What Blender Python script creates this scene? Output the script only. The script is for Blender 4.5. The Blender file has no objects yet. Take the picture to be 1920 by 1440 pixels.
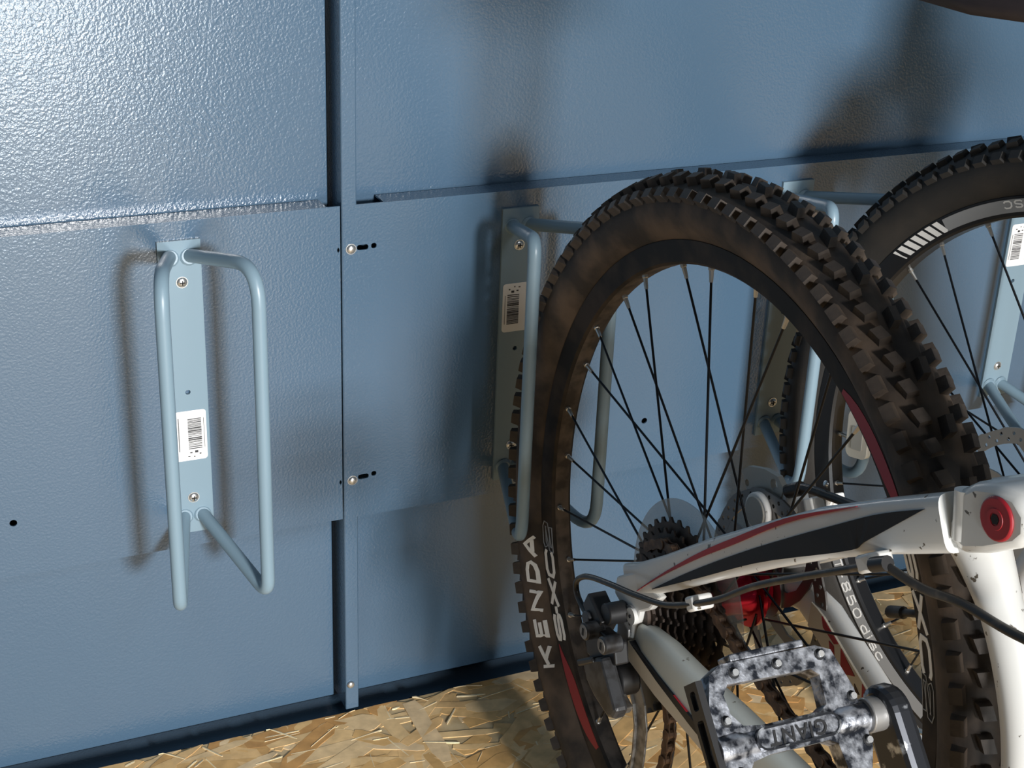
import bpy, math, random
from mathutils import Vector, Matrix
random.seed(7)
S = bpy.context.scene
COL = S.collection
PI = math.pi
R = math.radians

# ------------------------------------------------------------------ camera
FPX = 2822.59
CAM = Vector((0.0, -1.25506, 0.97022))
def cam_axes(yaw, pitch, roll):
    f = Vector((math.sin(yaw)*math.cos(pitch), math.cos(yaw)*math.cos(pitch), -math.sin(pitch)))
    r = Vector((math.cos(yaw), -math.sin(yaw), 0)); d = f.cross(r)
    c, s = math.cos(roll), math.sin(roll)
    return c*r + s*d, -s*r + c*d, f
CR, CD, CF = cam_axes(0.430973, 0.419887, -0.041293)
cd = bpy.data.cameras.new('camera'); cam = bpy.data.objects.new('camera', cd); COL.objects.link(cam)
cam.matrix_world = Matrix(((CR.x, -CD.x, -CF.x, CAM.x), (CR.y, -CD.y, -CF.y, CAM.y), (CR.z, -CD.z, -CF.z, CAM.z), (0, 0, 0, 1)))
cd.sensor_width = 36; cd.sensor_fit = 'HORIZONTAL'; cd.lens = FPX/1920*36; cd.clip_start = .02
S.camera = cam
def project(P):
    v = P - CAM; z = v.dot(CF)
    return 960 + FPX*v.dot(CR)/z, 720 + FPX*v.dot(CD)/z, z

# ------------------------------------------------------------------ world, lamps, exposure
W = bpy.data.worlds.new('world'); S.world = W; W.use_nodes = True
bg = W.node_tree.nodes['Background']; bg.inputs[0].default_value = (.62, .74, .86, 1); bg.inputs[1].default_value = .045
def area(name, loc, target, size, power, color, sy=None):
    l = bpy.data.lights.new(name, 'AREA'); l.energy = power; l.color = color; l.size = size
    if sy: l.shape = 'RECTANGLE'; l.size_y = sy
    o = bpy.data.objects.new(name, l); COL.objects.link(o); o.location = loc
    o.rotation_euler = (Vector(target) - Vector(loc)).to_track_quat('-Z', 'Y').to_euler(); return o
area('work_lamp', (.655, -4.6, 1.44), (.55, 0, .45), .46, 200, (1, .98, .955), .46)
area('top_fill', (.78, -2.3, 2.2), (.6, -.3, .2), .5, 6, (.93, .97, 1), .5)  # added overhead fill that lifts the floor, no known fixture
area('low_light', (.30, -2.3, .36), (.2, 0, .5), .30, 8.0, (.84, .93, 1), .28)  # unseen low light set for the sheen on the left wall
S.view_settings.view_transform = 'Standard'; S.view_settings.look = 'None'
S.view_settings.gamma = 1; S.view_settings.use_curve_mapping = False
S.view_settings.exposure = 0.45

# ------------------------------------------------------------------ materials
MATS = {}
def mat(name, col, rough=.5, metal=0, bump=None, mix=None, coat=0, spec=.5, alpha=1, trans=0):
    """bump=(scale, strength, detail); mix=(color2, scale, lo, hi, detail[, stretch])"""
    m = bpy.data.materials.new(name); m.use_nodes = True; MATS[name] = m
    nt = m.node_tree; N = nt.nodes; L = nt.links; b = N['Principled BSDF']
    b.inputs['Base Color'].default_value = (*col, 1); b.inputs['Roughness'].default_value = rough
    b.inputs['Metallic'].default_value = metal; b.inputs['Coat Weight'].default_value = coat
    b.inputs['Specular IOR Level'].default_value = spec; b.inputs['Alpha'].default_value = alpha
    b.inputs['Transmission Weight'].default_value = trans
    tc = N.new('ShaderNodeTexCoord')
    if mix:
        nz = N.new('ShaderNodeTexNoise'); nz.inputs['Scale'].default_value = mix[1]; nz.inputs['Detail'].default_value = mix[4]
        L.new(tc.outputs['Object'], nz.inputs['Vector'])
        mr = N.new('ShaderNodeMapRange'); mr.inputs[1].default_value = mix[2]; mr.inputs[2].default_value = mix[3]
        L.new(nz.outputs['Fac'], mr.inputs[0])
        mx = N.new('ShaderNodeMix'); mx.data_type = 'RGBA'
        mx.inputs[6].default_value = (*col, 1); mx.inputs[7].default_value = (*mix[0], 1)
        L.new(mr.outputs[0], mx.inputs[0]); L.new(mx.outputs[2], b.inputs['Base Color'])
    if bump:
        n2 = N.new('ShaderNodeTexNoise'); n2.inputs['Scale'].default_value = bump[0]; n2.inputs['Detail'].default_value = bump[2]
        L.new(tc.outputs['Object'], n2.inputs['Vector'])
        bp = N.new('ShaderNodeBump'); bp.inputs['Strength'].default_value = bump[1]; bp.inputs['Distance'].default_value = .002
        L.new(n2.outputs['Fac'], bp.inputs['Height']); L.new(bp.outputs['Normal'], b.inputs['Normal'])
    return m
mat('wall_paint', (.070, .128, .200), .20, bump=(430, .16, 1.0), spec=1.0)
mat('wall_dark', (.02, .028, .04), .6)
mat('holder_paint', (.205, .300, .370), .36, spec=.5)
mat('screw_steel', (.75, .77, .78), .28, .9)
mat('hole_black', (.004, .005, .007), .8)
mat('label_white', (.82, .83, .83), .55)
mat('print_black', (.03, .03, .035), .6)
mat('rubber', (.030, .0235, .0190), .75, bump=(320, .12, 3), mix=((.120, .084, .058), 26, .38, .66, 4))
mat('rubber_knob', (.034, .0265, .0215), .62, bump=(500, .12, 2), mix=((.115, .086, .064), 30, .40, .66, 3))
mat('rubber_black', (.010, .0095, .009), .7, bump=(320, .1, 3), mix=((.022, .018, .014), 22, .42, .7, 4))
mat('rim_black', (.016, .0140, .0125), .62, mix=((.050, .037, .028), 34, .42, .66, 4), spec=.25)
mat('rim_dust', (.10, .078, .062), .8, mix=((.035, .028, .024), 60, .42, .62, 4))
mat('rim_black_clean', (.012, .0125, .014), .35)
mat('decal_white', (.86, .85, .82), .5)
mat('decal_red', (.30, .012, .020), .45)
mat('decal_silver', (.36, .37, .38), .35, .3)
mat('decal_black', (.0075, .008, .010), .45, spec=.3)
mat('spoke_black', (.012, .013, .016), .35, .5)
mat('nipple_silver', (.62, .60, .56), .35, .85)
mat('hub_red', (.42, .006, .028), .22, .75)
mat('hub_black', (.015, .015, .017), .35)
mat('cog_rust', (.040, .030, .025), .55, .5, mix=((.085, .060, .046), 70, .45, .65, 3))
mat('chain_rust', (.085, .050, .032), .55, .5, mix=((.17, .10, .06), 120, .45, .65, 3))
mat('rotor_steel', (.20, .195, .19), .42, .85)
mat('rotor_light', (.46, .46, .45), .42, .7)
mat('guard_plastic', (.36, .36, .34), .5, alpha=.42)
mat('frame_white', (.66, .66, .64), .32, coat=.3, mix=((.10, .085, .065), 120, .67, .69, 4))
mat('frame_grey', (.52, .55, .52), .38, mix=((.20, .19, .16), 130, .68, .71, 4))
mat('frame_cream', (.60, .54, .44), .42)
mat('fork_white', (.80, .81, .82), .3, coat=.3)
mat('plastic_black', (.012, .012, .013), .42)
mat('derailleur_grey', (.060, .062, .067), .40, .4, mix=((.022, .020, .019), 70, .45, .62, 4))
mat('derailleur_light', (.26, .25, .235), .45, .6, mix=((.10, .09, .08), 90, .45, .65, 4))
mat('caliper_white', (.88, .87, .84), .35, mix=((.25, .22, .18), 90, .62, .68, 3))
mat('caliper_grey', (.40, .39, .355), .45, .3)
mat('cable_black', (.016, .0155, .015), .4, mix=((.06, .05, .04), 60, .55, .7, 3))
mat('alu_worn', (.50, .52, .57), .34, .75, bump=(420, .16, 4), mix=((.026, .030, .040), 150, .38, .60, 8))
mat('alu_dark', (.035, .038, .045), .32, .7, mix=((.45, .47, .5), 110, .58, .68, 5))
mat('pedal_pin', (.88, .89, .9), .25, .8)
mat('grey_metal', (.33, .325, .32), .4, .7)
mat('saddle_brown', (.018, .0120, .0125), .6, bump=(200, .1, 3))
mat('reflector_clear', (.62, .60, .53), .3)
mat('reflector_grey', (.40, .395, .36), .3)
mat('osb_base', (.52, .37, .185), .7, mix=((.62, .48, .28), 40, .35, .65, 5), bump=(90, .25, 4))
def osb_material():
    m = bpy.data.materials.new('osb_strand'); m.use_nodes = True; MATS['osb_strand'] = m
    nt = m.node_tree; N = nt.nodes; L = nt.links; b = N['Principled BSDF']; b.inputs['Roughness'].default_value = .62
    at = N.new('ShaderNodeAttribute'); at.attribute_name = 'tint'
    nz = N.new('ShaderNodeTexNoise'); nz.inputs['Scale'].default_value = 60; nz.inputs['Detail'].default_value = 5
    tc = N.new('ShaderNodeTexCoord'); L.new(tc.outputs['Object'], nz.inputs['Vector'])
    mr = N.new('ShaderNodeMapRange'); mr.inputs[1].default_value = .3; mr.inputs[2].default_value = .7; mr.inputs[3].default_value = .80; mr.inputs[4].default_value = 1.14
    L.new(nz.outputs['Fac'], mr.inputs[0])
    mx = N.new('ShaderNodeMix'); mx.data_type = 'RGBA'; mx.blend_type = 'MULTIPLY'; mx.inputs[0].default_value = 1
    L.new(at.outputs['Color'], mx.inputs[6]); L.new(mr.outputs[0], mx.inputs[7]); L.new(mx.outputs[2], b.inputs['Base Color'])
    bp = N.new('ShaderNodeBump'); bp.inputs['Strength'].default_value = .25; bp.inputs['Distance'].default_value = .002
    L.new(nz.outputs['Fac'], bp.inputs['Height']); L.new(bp.outputs['Normal'], b.inputs['Normal'])
osb_material()

# ------------------------------------------------------------------ mesh helpers
def tag(o, label=None, cat=None, group=None, kind=None):
    if label: o['label'] = label
    if cat: o['category'] = cat
    if group: o['group'] = group
    if kind: o['kind'] = kind
    return o
def empty(name, M=None):
    o = bpy.data.objects.new(name, None); COL.objects.link(o); o.empty_display_size = .05
    if M is not None: o.matrix_world = M
    return o
def obj_from(me, name, parent=None, M=None):
    o = bpy.data.objects.new(name, me); COL.objects.link(o)
    if parent: o.parent = parent
    if M is not None: o.matrix_local = M
    return o
class MB:
    def __init__(s): s.v = []; s.f = []
    def add(s, vs, fs):
        n = len(s.v); s.v += [tuple(a) for a in vs]; s.f += [tuple(i + n for i in f) for f in fs]; return s
    def box(s, c, d, M=None):
        x, y, z = (a/2 for a in d)
        vs = [Vector((i*x, j*y, k*z)) for i in (-1, 1) for j in (-1, 1) for k in (-1, 1)]
        if M is not None: vs = [M @ a for a in vs]
        return s.add([a + Vector(c) for a in vs], [(0, 1, 3, 2), (4, 6, 7, 5), (0, 4, 5, 1), (2, 3, 7, 6), (0, 2, 6, 4), (1, 5, 7, 3)])
    def tube(s, pts, r, n=12, caps=True):
        pts = [Vector(p) for p in pts]; m = len(pts)
        rs = r if isinstance(r, (list, tuple)) else [r]*m
        ts = []
        for i in range(m):
            t = (pts[min(i+1, m-1)] - pts[max(i-1, 0)]); ts.append(t.normalized())
        a = ts[0].orthogonal().normalized(); vs = []
        for i in range(m):
            a = (a - ts[i]*a.dot(ts[i])).normalized(); b = ts[i].cross(a)
            vs += [pts[i] + (a*math.cos(2*PI*k/n) + b*math.sin(2*PI*k/n))*rs[i] for k in range(n)]
        fs = [(i*n+k, i*n+(k+1) % n, (i+1)*n+(k+1) % n, (i+1)*n+k) for i in range(m-1) for k in range(n)]
        if caps: fs += [tuple(reversed(range(n))), tuple(range((m-1)*n, m*n))]
        return s.add(vs, fs)
    def cyl(s, p0, p1, r0, r1=None, n=16): return s.tube([p0, p1], [r0, r0 if r1 is None else r1], n)
    def lathe(s, prof, n, c=(0, 0, 0), closed=True, axis='x'):
        """ring about the x axis: prof=[(x, r)]; the angle runs from -y (0) to +z (90 deg)"""
        vs = []; m = len(prof)
        for k in range(n):
            a = 2*PI*k/n
            vs += [(c[0]+x, c[1]-r*math.cos(a), c[2]+r*math.sin(a)) for x, r in prof]
        fs = []
        for k in range(n):
            k2 = (k+1) % n
            for i in range(m if closed else m-1):
                j = (i+1) % m; fs.append((k*m+i, k*m+j, k2*m+j, k2*m+i))
        if not closed:
            fs += [tuple(k*m for k in range(n)), tuple(k*m+m-1 for k in reversed(range(n)))]
        return s.add(vs, fs)
    def loft(s, st, n=16, p=3.2):
        """st: (x, y, z, height, width): superellipse sections upright across a path in the yz plane"""
        vs = []; m = len(st)
        for i in range(m):
            a, b = st[max(i-1, 0)], st[min(i+1, m-1)]
            d = Vector((0, b[1]-a[1], b[2]-a[2])).normalized(); up = Vector((0, -d.z, d.y))
            if up.z < 0 or (abs(up.z) < 1e-6 and up.y > 0): up = -up
            c = Vector(st[i][:3]); h, w = st[i][3]/2, st[i][4]/2
            for k in range(n):
                t = 2*PI*k/n; cs, sn = math.cos(t), math.sin(t)
                vs.append(c + Vector((1, 0, 0))*w*math.copysign(abs(cs)**(2/p), cs) + up*h*math.copysign(abs(sn)**(2/p), sn))
        fs = [(i*n+k, i*n+(k+1) % n, (i+1)*n+(k+1) % n, (i+1)*n+k) for i in range(m-1) for k in range(n)]
        fs += [tuple(reversed(range(n))), tuple(range((m-1)*n, m*n))]
        return s.add(vs, fs)
    def prism(s, poly, f, t0, t1):
        """poly 2D (u,v), f(u,v,w)->point"""
        n = len(poly); vs = [f(u, v, t0) for u, v in poly] + [f(u, v, t1) for u, v in poly]
        return s.add(vs, [tuple(reversed(range(n))), tuple(range(n, 2*n))] + [(i, (i+1) % n, n+(i+1) % n, n+i) for i in range(n)])
    def dome(s, c, axis, r, h, n=14):
        ax = Vector(axis).normalized(); a = ax.orthogonal().normalized(); b = ax.cross(a); c = Vector(c)
        vs = []; rings = 4
        for i in range(rings):
            t = i/rings*PI/2
            vs += [c + (a*math.cos(2*PI*k/n)+b*math.sin(2*PI*k/n))*r*math.cos(t) + ax*h*math.sin(t) for k in range(n)]
        vs.append(c+ax*h)
        fs = [(i*n+k, i*n+(k+1) % n, (i+1)*n+(k+1) % n, (i+1)*n+k) for i in range(rings-1) for k in range(n)]
        fs += [((rings-1)*n+k, (rings-1)*n+(k+1) % n, rings*n) for k in range(n)] + [tuple(reversed(range(n)))]
        return s.add(vs, fs)
    def mesh(s, name, m, smooth=38, fix=True):
        me = bpy.data.meshes.new(name); me.from_pydata(s.v, [], s.f)
        if fix:
            import bmesh
            bm = bmesh.new(); bm.from_mesh(me); bmesh.ops.recalc_face_normals(bm, faces=bm.faces); bm.to_mesh(me); bm.free()
        me.materials.append(MATS[m])
        if smooth:
            me.shade_smooth(); me.set_sharp_from_angle(angle=R(smooth))
        return me
    def build(s, name, m, parent=None, smooth=38, bevel=0, M=None):
        o = obj_from(s.mesh(name, m, smooth), name, parent, M)
        if bevel:
            b = o.modifiers.new('bevel', 'BEVEL'); b.width = bevel; b.segments = 2; b.limit_method = 'ANGLE'; b.angle_limit = R(50)
        return o
def curve_mesh(cu):
    o = bpy.data.objects.new('tmp', cu); COL.objects.link(o)
    dg = bpy.context.evaluated_depsgraph_get(); me = bpy.data.meshes.new_from_object(o.evaluated_get(dg))
    vs = [tuple(v.co) for v in me.vertices]; fs = [tuple(p.vertices) for p in me.polygons]
    bpy.data.objects.remove(o); bpy.data.curves.remove(cu); bpy.data.meshes.remove(me)
    return vs, fs
def plate2d(outline, holes, thick):
    """flat plate with real holes, returned as (u, v, w) with w in [0, thick]"""
    cu = bpy.data.curves.new('tmp', 'CURVE'); cu.dimensions = '2D'; cu.fill_mode = 'BOTH'; cu.extrude = thick/2
    for pl in [outline] + list(holes):
        sp = cu.splines.new('POLY'); sp.points.add(len(pl)-1); sp.use_cyclic_u = True
        for p_, (u, v) in zip(sp.points, pl): p_.co = (u, v, 0, 1)
    vs, fs = curve_mesh(cu)
    return [(a, b, c+thick/2) for a, b, c in vs], fs
def text2d(txt, size, shear=0, bold=0, space=1, thick=.0003, outline=0):
    cu = bpy.data.curves.new('tmp', 'FONT'); cu.body = txt; cu.size = size; cu.shear = shear; cu.space_character = space
    cu.align_x = 'CENTER'; cu.align_y = 'CENTER'; cu.resolution_u = 4
    if outline: cu.fill_mode = 'NONE'; cu.bevel_depth = outline; cu.bevel_resolution = 1; cu.resolution_u = 3
    else: cu.offset = bold; cu.extrude = thick/2
    return curve_mesh(cu)
def mapped(vf, fn, name, m, parent, smooth=0):
    vs, fs = vf; b = MB(); b.add([fn(*v) for v in vs], fs); return b.build(name, m, parent, smooth)
def circ(u, v, r, n=14, a0=0): return [(u+r*math.cos(a0+2*PI*k/n), v+r*math.sin(a0+2*PI*k/n)) for k in range(n)]
def rrect(u0, v0, u1, v1, r, n=4):
    out = []
    for cx, cy, a in ((u1-r, v1-r, 0), (u0+r, v1-r, 90), (u0+r, v0+r, 180), (u1-r, v0+r, 270)):
        out += [(cx+r*math.cos(R(a+90*k/n)), cy+r*math.sin(R(a+90*k/n))) for k in range(n+1)]
    return out
def fillet(pts, rad, n=6):
    pts = [Vector(p) for p in pts]; out = [pts[0]]
    for i in range(1, len(pts)-1):
        a, b, c = pts[i-1], pts[i], pts[i+1]; r = rad[i-1] if isinstance(rad, (list, tuple)) else rad
        d1 = (a-b).normalized(); d2 = (c-b).normalized(); ang = d1.angle(d2)
        t = min(r/math.tan(ang/2), (a-b).length*.48, (c-b).length*.48)
        p0, p1 = b+d1*t, b+d2*t
        for k in range(n+1):
            u = k/n; out.append(p0*(1-u)**2 + b*2*u*(1-u) + p1*u*u)
    return out + [pts[-1]]
def spline(pts, n=8):
    pts = [Vector(p) for p in pts]; out = []
    for i in range(len(pts)-1):
        p0, p1, p2, p3 = pts[max(i-1, 0)], pts[i], pts[i+1], pts[min(i+2, len(pts)-1)]
        for k in range(n):
            t = k/n
            out.append(.5*((2*p1)+(p2-p0)*t+(2*p0-5*p1+4*p2-p3)*t*t+(3*p1-p0-3*p2+p3)*t**3))
    return out + [pts[-1]]

# ================================================================== THE SETTING
XL, XR, ZT = -1.4, 2.7, 2.3
POSTS = (-.868, .400, 1.668); PW = .0145
ZR0, ZR1 = .2325, .5558
YP = .027                                   # recess of the wall panels behind rails and posts
b = MB(); b.box(((XL+XR)/2, .060, 1.1), (XR-XL, .02, 2.5))
wall = b.build('wall_back', 'wall_dark', smooth=0); tag(wall, kind='structure')
edges = [XL] + [x for p_ in POSTS for x in (p_, p_+PW)] + [XR]
for i in range(0, len(edges), 2):
    a, c = edges[i] + (.002 if i else 0), edges[i+1] - .0045
    for z0, z1 in ((.0045, .40), (.408, 1.60), (1.604, ZT)):
        b = MB(); b.box(((a+c)/2, YP+.006, (z0+z1)/2), (c-a, .012, z1-z0)); b.build('wall_panel', 'wall_paint', wall, 30, .0012)
for px in POSTS:
    b = MB(); b.box((px+PW/2, .0212, ZT/2+.002), (PW, .042, ZT))
    po = b.build('post', 'wall_paint', wall, 30, .0012)
    s_ = MB(); s_.dome((px+.004+PW*.1, -.0005, .0332), (0, -1, 0), .0042, .0024); s_.build('screw', 'screw_steel', po)
# mounting rails: one sheet on each side of the post, with slots, holes and a folded top flange
def rail(x0, x1, slots, holes, fl):
    hs = [rrect(a, z-.0026, c, z+.0026, .0022) for a, c, z in slots] + [circ(x, z, .0034) for x, z in holes]
    vf = plate2d([(x0, ZR0), (x1, ZR0), (x1, ZR1), (x0, ZR1)], hs, .0016)
    r_ = mapped(vf, lambda u, v, w: (u, w, v), 'mounting_rail', 'wall_paint', wall, 30)
    b = MB(); b.box(((fl[0]+fl[1])/2, .0124, ZR1-.0009), (fl[1]-fl[0], .0232, .0018)); b.build('top_flange', 'wall_paint', r_, 30)
    b = MB(); b.box(((fl[0]+fl[1])/2, .0128, ZR0+.0009), (fl[1]-fl[0], .0232, .0018)); b.build('bottom_flange', 'wall_paint', r_, 30)
    return r_
rl = rail(-.866, .3985, [(.3955, .3978, .514), (.3955, .3978, .274)], [(.0896, .2872), (-.24, .2872), (-.55, .2872)], (-.83, .386))
rr = rail(.4012, 1.666, [(.4145, .4255, .5145), (.4283, .4335, .515), (.4145, .4255, .2765), (.4283, .4335, .278)], [(.7334, .288), (1.05, .288), (1.37, .288)], (.4405, 1.63))
for z in (.5139, .2742):
    b = MB(); b.dome((.4087, -.0004, z), (0, -1, 0), .0046, .0026); b.cyl((.4087, 0, z), (.4087, -.0006, z), .0052); b.build('screw', 'screw_steel', rr)
# floor: OSB sheet with loose strands, ending short of the wall so that a dark channel stays open
b = MB(); b.box(((XL+XR)/2, -1.75-.0008, -.0105), (XR-XL, 3.5, .02))
floor = b.build('floor', 'osb_base', smooth=0); tag(floor, kind='structure')
b = MB(); b.box(((XL+XR)/2, .024, -.018), (XR-XL, .05, .012)); o = b.build('base_channel', 'wall_paint', wall, 0)
def strands():
    rnd = random.Random(3); vs = []; fs = []; cols = []
    pal0 = [(.60, .425, .205), (.66, .49, .26), (.55, .37, .16), (.70, .55, .33), (.62, .44, .22), (.50, .32, .13), (.68, .52, .29), (.57, .41, .21), (.74, .60, .39), (.46, .27, .10)]
    pal = [(r*1.06, g*.965, b_*.86) for r, g, b_ in pal0]
    def add(cx, cy, L, Wd, ang, z, col, tilt, tilt2):
        ca, sa = math.cos(ang), math.sin(ang); n = len(vs)
        top = [(-L/2, -Wd/2*rnd.uniform(.3, 1)), (-L*.30, -Wd/2), (L*.1, -Wd/2*rnd.uniform(.8, 1.1)), (L*.36, -Wd/2), (L/2, -Wd/2*rnd.uniform(.2, .9)), (L/2*rnd.uniform(.9, 1.05), Wd/2*rnd.uniform(.3, .95)), (L*.3, Wd/2), (-L*.05, Wd/2*rnd.uniform(.8, 1.1)), (-L*.33, Wd/2), (-L/2*rnd.uniform(.9, 1.04), Wd/2*rnd.uniform(.3, 1))]
        m = len(top); pts = []
        for u, v in top:
            x, y = cx+u*ca-v*sa, cy+u*sa+v*ca
            pts.append((x, min(y, -.0012), z+u*tilt+v*tilt2))
        vs.extend(pts); vs.extend([(x, y, -.0008) for x, y, zz in pts])
        fs.append(tuple(range(n, n+m))); cols.append(col)
        for i in range(m):
            fs.append((n+i, n+m+i, n+m+(i+1) % m, n+(i+1) % m)); cols.append(tuple(min(.9, c*1.08) for c in col))
    def region(): return rnd.uniform(-.55, 2.3), rnd.uniform(-1.25, .0)
    for i in range(7600):
        cx, cy = region(); col = rnd.choice(pal); k = rnd.uniform(.88, 1.1)
        k *= 1.28; k = min(k, .84/max(col)); col = tuple(c*k for c in col)
        ang = rnd.gauss(.12, .5) if rnd.random() < .62 else rnd.uniform(0, PI)
        add(cx, cy, rnd.uniform(.035, .12), rnd.uniform(.008, .030), ang, rnd.uniform(.0000, .0007), col, rnd.gauss(0, .002), rnd.gauss(0, .010))
    for i in range(3000):
        cx, cy = region(); k = rnd.uniform(.9, 1.1)
        ang = rnd.gauss(.15, .6) if rnd.random() < .7 else rnd.uniform(0, PI)
        add(cx, cy, rnd.uniform(.006, .045), rnd.uniform(.0005, .0018), ang, rnd.uniform(.0006, .0012), tuple(min(1, c*k) for c in (.84, .70, .45)), rnd.gauss(0, .008), rnd.gauss(0, .1))
    me = bpy.data.meshes.new('wood_strands'); me.from_pydata(vs, [], fs); me.materials.append(MATS['osb_strand'])
    at = me.attributes.new('tint', 'FLOAT_COLOR', 'FACE')
    at.data.foreach_set('color', [x for c in cols for x in (*c, 1)])
    o = obj_from(me, 'wood_strands', floor); tag(o, kind='stuff')
strands()

# ================================================================== WHEEL HOLDERS
ZH = .394                                    # middle of a holder's plate
def bars(u0, u1, v0, v1, seed):
    rnd = random.Random(seed); b = MB(); v = v0
    while v < v1:
        h = rnd.choice((.0005, .0005, .0008, .0012)); b.box(((u0+u1)/2, -.00366, v+h/2), (u1-u0, .0002, h)); v += h + rnd.choice((.0005, .0007, .0011))
    return b
def make_holder():
    root = empty('wheel_holder')
    zt, zb = .145, -.145
    hs = [circ(.001, 0, .0024), circ(.001, .1065, .0030), circ(.001, -.108, .0030)]
    mapped(plate2d([(-.019, zb), (.019, zb), (.019, zt), (-.019, zt)], hs, .003), lambda u, v, w: (u, -w, v), 'back_plate', 'holder_paint', root, 30)
    for s in (-1, 1):
        path = fillet([(s*.0085, -.001, .130), (s*.0395, -.120, .1585), (s*.0395, -.120, -.155), (s*.0085, -.001, -.127)], [.030, .014], 8)
        t = MB(); t.tube(path, .0061, 16); tb = t.build('tube_arm', 'holder_paint', root, 50)
        for z in (.130, -.127):
            w = MB(); w.tube([(s*.0085, -.0028, z), (s*.0085, -.0050, z+.0004)], [.0086, .0068], 14)
            w.build('weld', 'holder_paint', tb)
    for z in (.1065, -.108):
        b = MB(); b.dome((.001, -.0032, z), (0, -1, 0), .0050, .0026); b.cyl((.001, -.003, z), (.001, -.0038, z), .0054)
        sc = b.build('screw', 'screw_steel', root)
        x = MB(); x.box((.001, -.0058, z), (.0046, .0008, .0009)); x.box((.001, -.0058, z), (.0009, .0008, .0046)); x.build('screw_recess', 'hole_black', sc, 0)
    lb = mapped(plate2d(rrect(-.0132, -.069, .0162, -.0185, .003), [], .0005), lambda u, v, w: (u, -.003-w, v), 'label', 'label_white', root)
    b = bars(-.001, .0115, -.0575, -.0265, 5)
    b.box((-.0095, -.00366, -.042), (.0007, .0002, .034))
    for du, dv, su, sv in ((.001, -.0612, .0022, .0012), (.006, -.0605, .003, .0022), (.0095, -.063, .0016, .0012), (-.001, -.0648, .002, .001), (.004, -.0655, .0012, .0012), (.0138, -.042, .0004, .03)):
        b.box((du, -.00366, dv), (su, .0002, sv))
    b.build('barcode_print', 'print_black', lb, 0)
    return root
def copy_tree(o, parent=None):
    c = o.copy(); COL.objects.link(c); c.parent = parent
    for ch in list(o.children): copy_tree(ch, c)
    return c
proto = make_holder()
HOLD = [(.2507, False, 'empty grey steel wheel holder screwed to the rail, no wheel in it'),
        (.5780, True, 'grey steel wheel holder gripping the brown knobbly tyre of the bike with the red hub'),
        (.8925, True, 'grey steel wheel holder gripping the black tyre with silver rim stickers'),
        (1.2050, True, 'grey steel wheel holder on the rail beyond the bike with silver rim stickers')]
for i, (x, flip, lab) in enumerate(HOLD):
    h = proto if i == 0 else copy_tree(proto)
    h.matrix_world = Matrix.Translation((x, -.0003, ZH)) @ (Matrix.Rotation(PI, 4, 'Y') if flip else Matrix())
    tag(h, lab, 'wheel holder', 'wheel holders along the rail')

# ================================================================== WHEEL PARTS
RC = .337                                     # axle height
def polar(x, r, th): return Vector((x, -r*math.cos(th), RC + r*math.sin(th)))
TYRE = [(-.0105, .2815), (-.0150, .2865), (-.0205, .2925), (-.0245, .2995), (-.0262, .3065), (-.0258, .3125), (-.0225, .3195), (-.0165, .3250), (-.0085, .3285), (0, .3295)]
def tyre_x(r):                                # sidewall bulge at a radius, drive side
    pr = TYRE
    for (x0, r0), (x1, r1) in zip(pr, pr[1:]):
        if r0 <= r <= r1: return x0 + (x1-x0)*(r-r0)/(r1-r0)
    return pr[0][0] if r < pr[0][1] else 0
def tyre(root, m):
    prof = TYRE + [(-x, r) for x, r in reversed(TYRE[:-1])]
    b = MB(); b.lathe(prof, 128, (0, 0, RC)); return b.build('tyre', m, root, 60)
def knob_mesh(name, su, sv, h, m, skew=0):
    """block standing on the tread: u along the tread, v across, w outwards"""
    b = MB(); k = .80
    base = [(-su, -sv), (su, -sv), (su, sv), (-su, sv)]
    b.add([(u, v+skew*u, -.0025) for u, v in base] + [(u*k, (v+skew*u)*k, h) for u, v in base],
          [(3, 2, 1, 0), (4, 5, 6, 7), (0, 1, 5, 4), (1, 2, 6, 5), (2, 3, 7, 6), (3, 0, 4, 7)])
    return b.mesh(name, m, 0)
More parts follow.
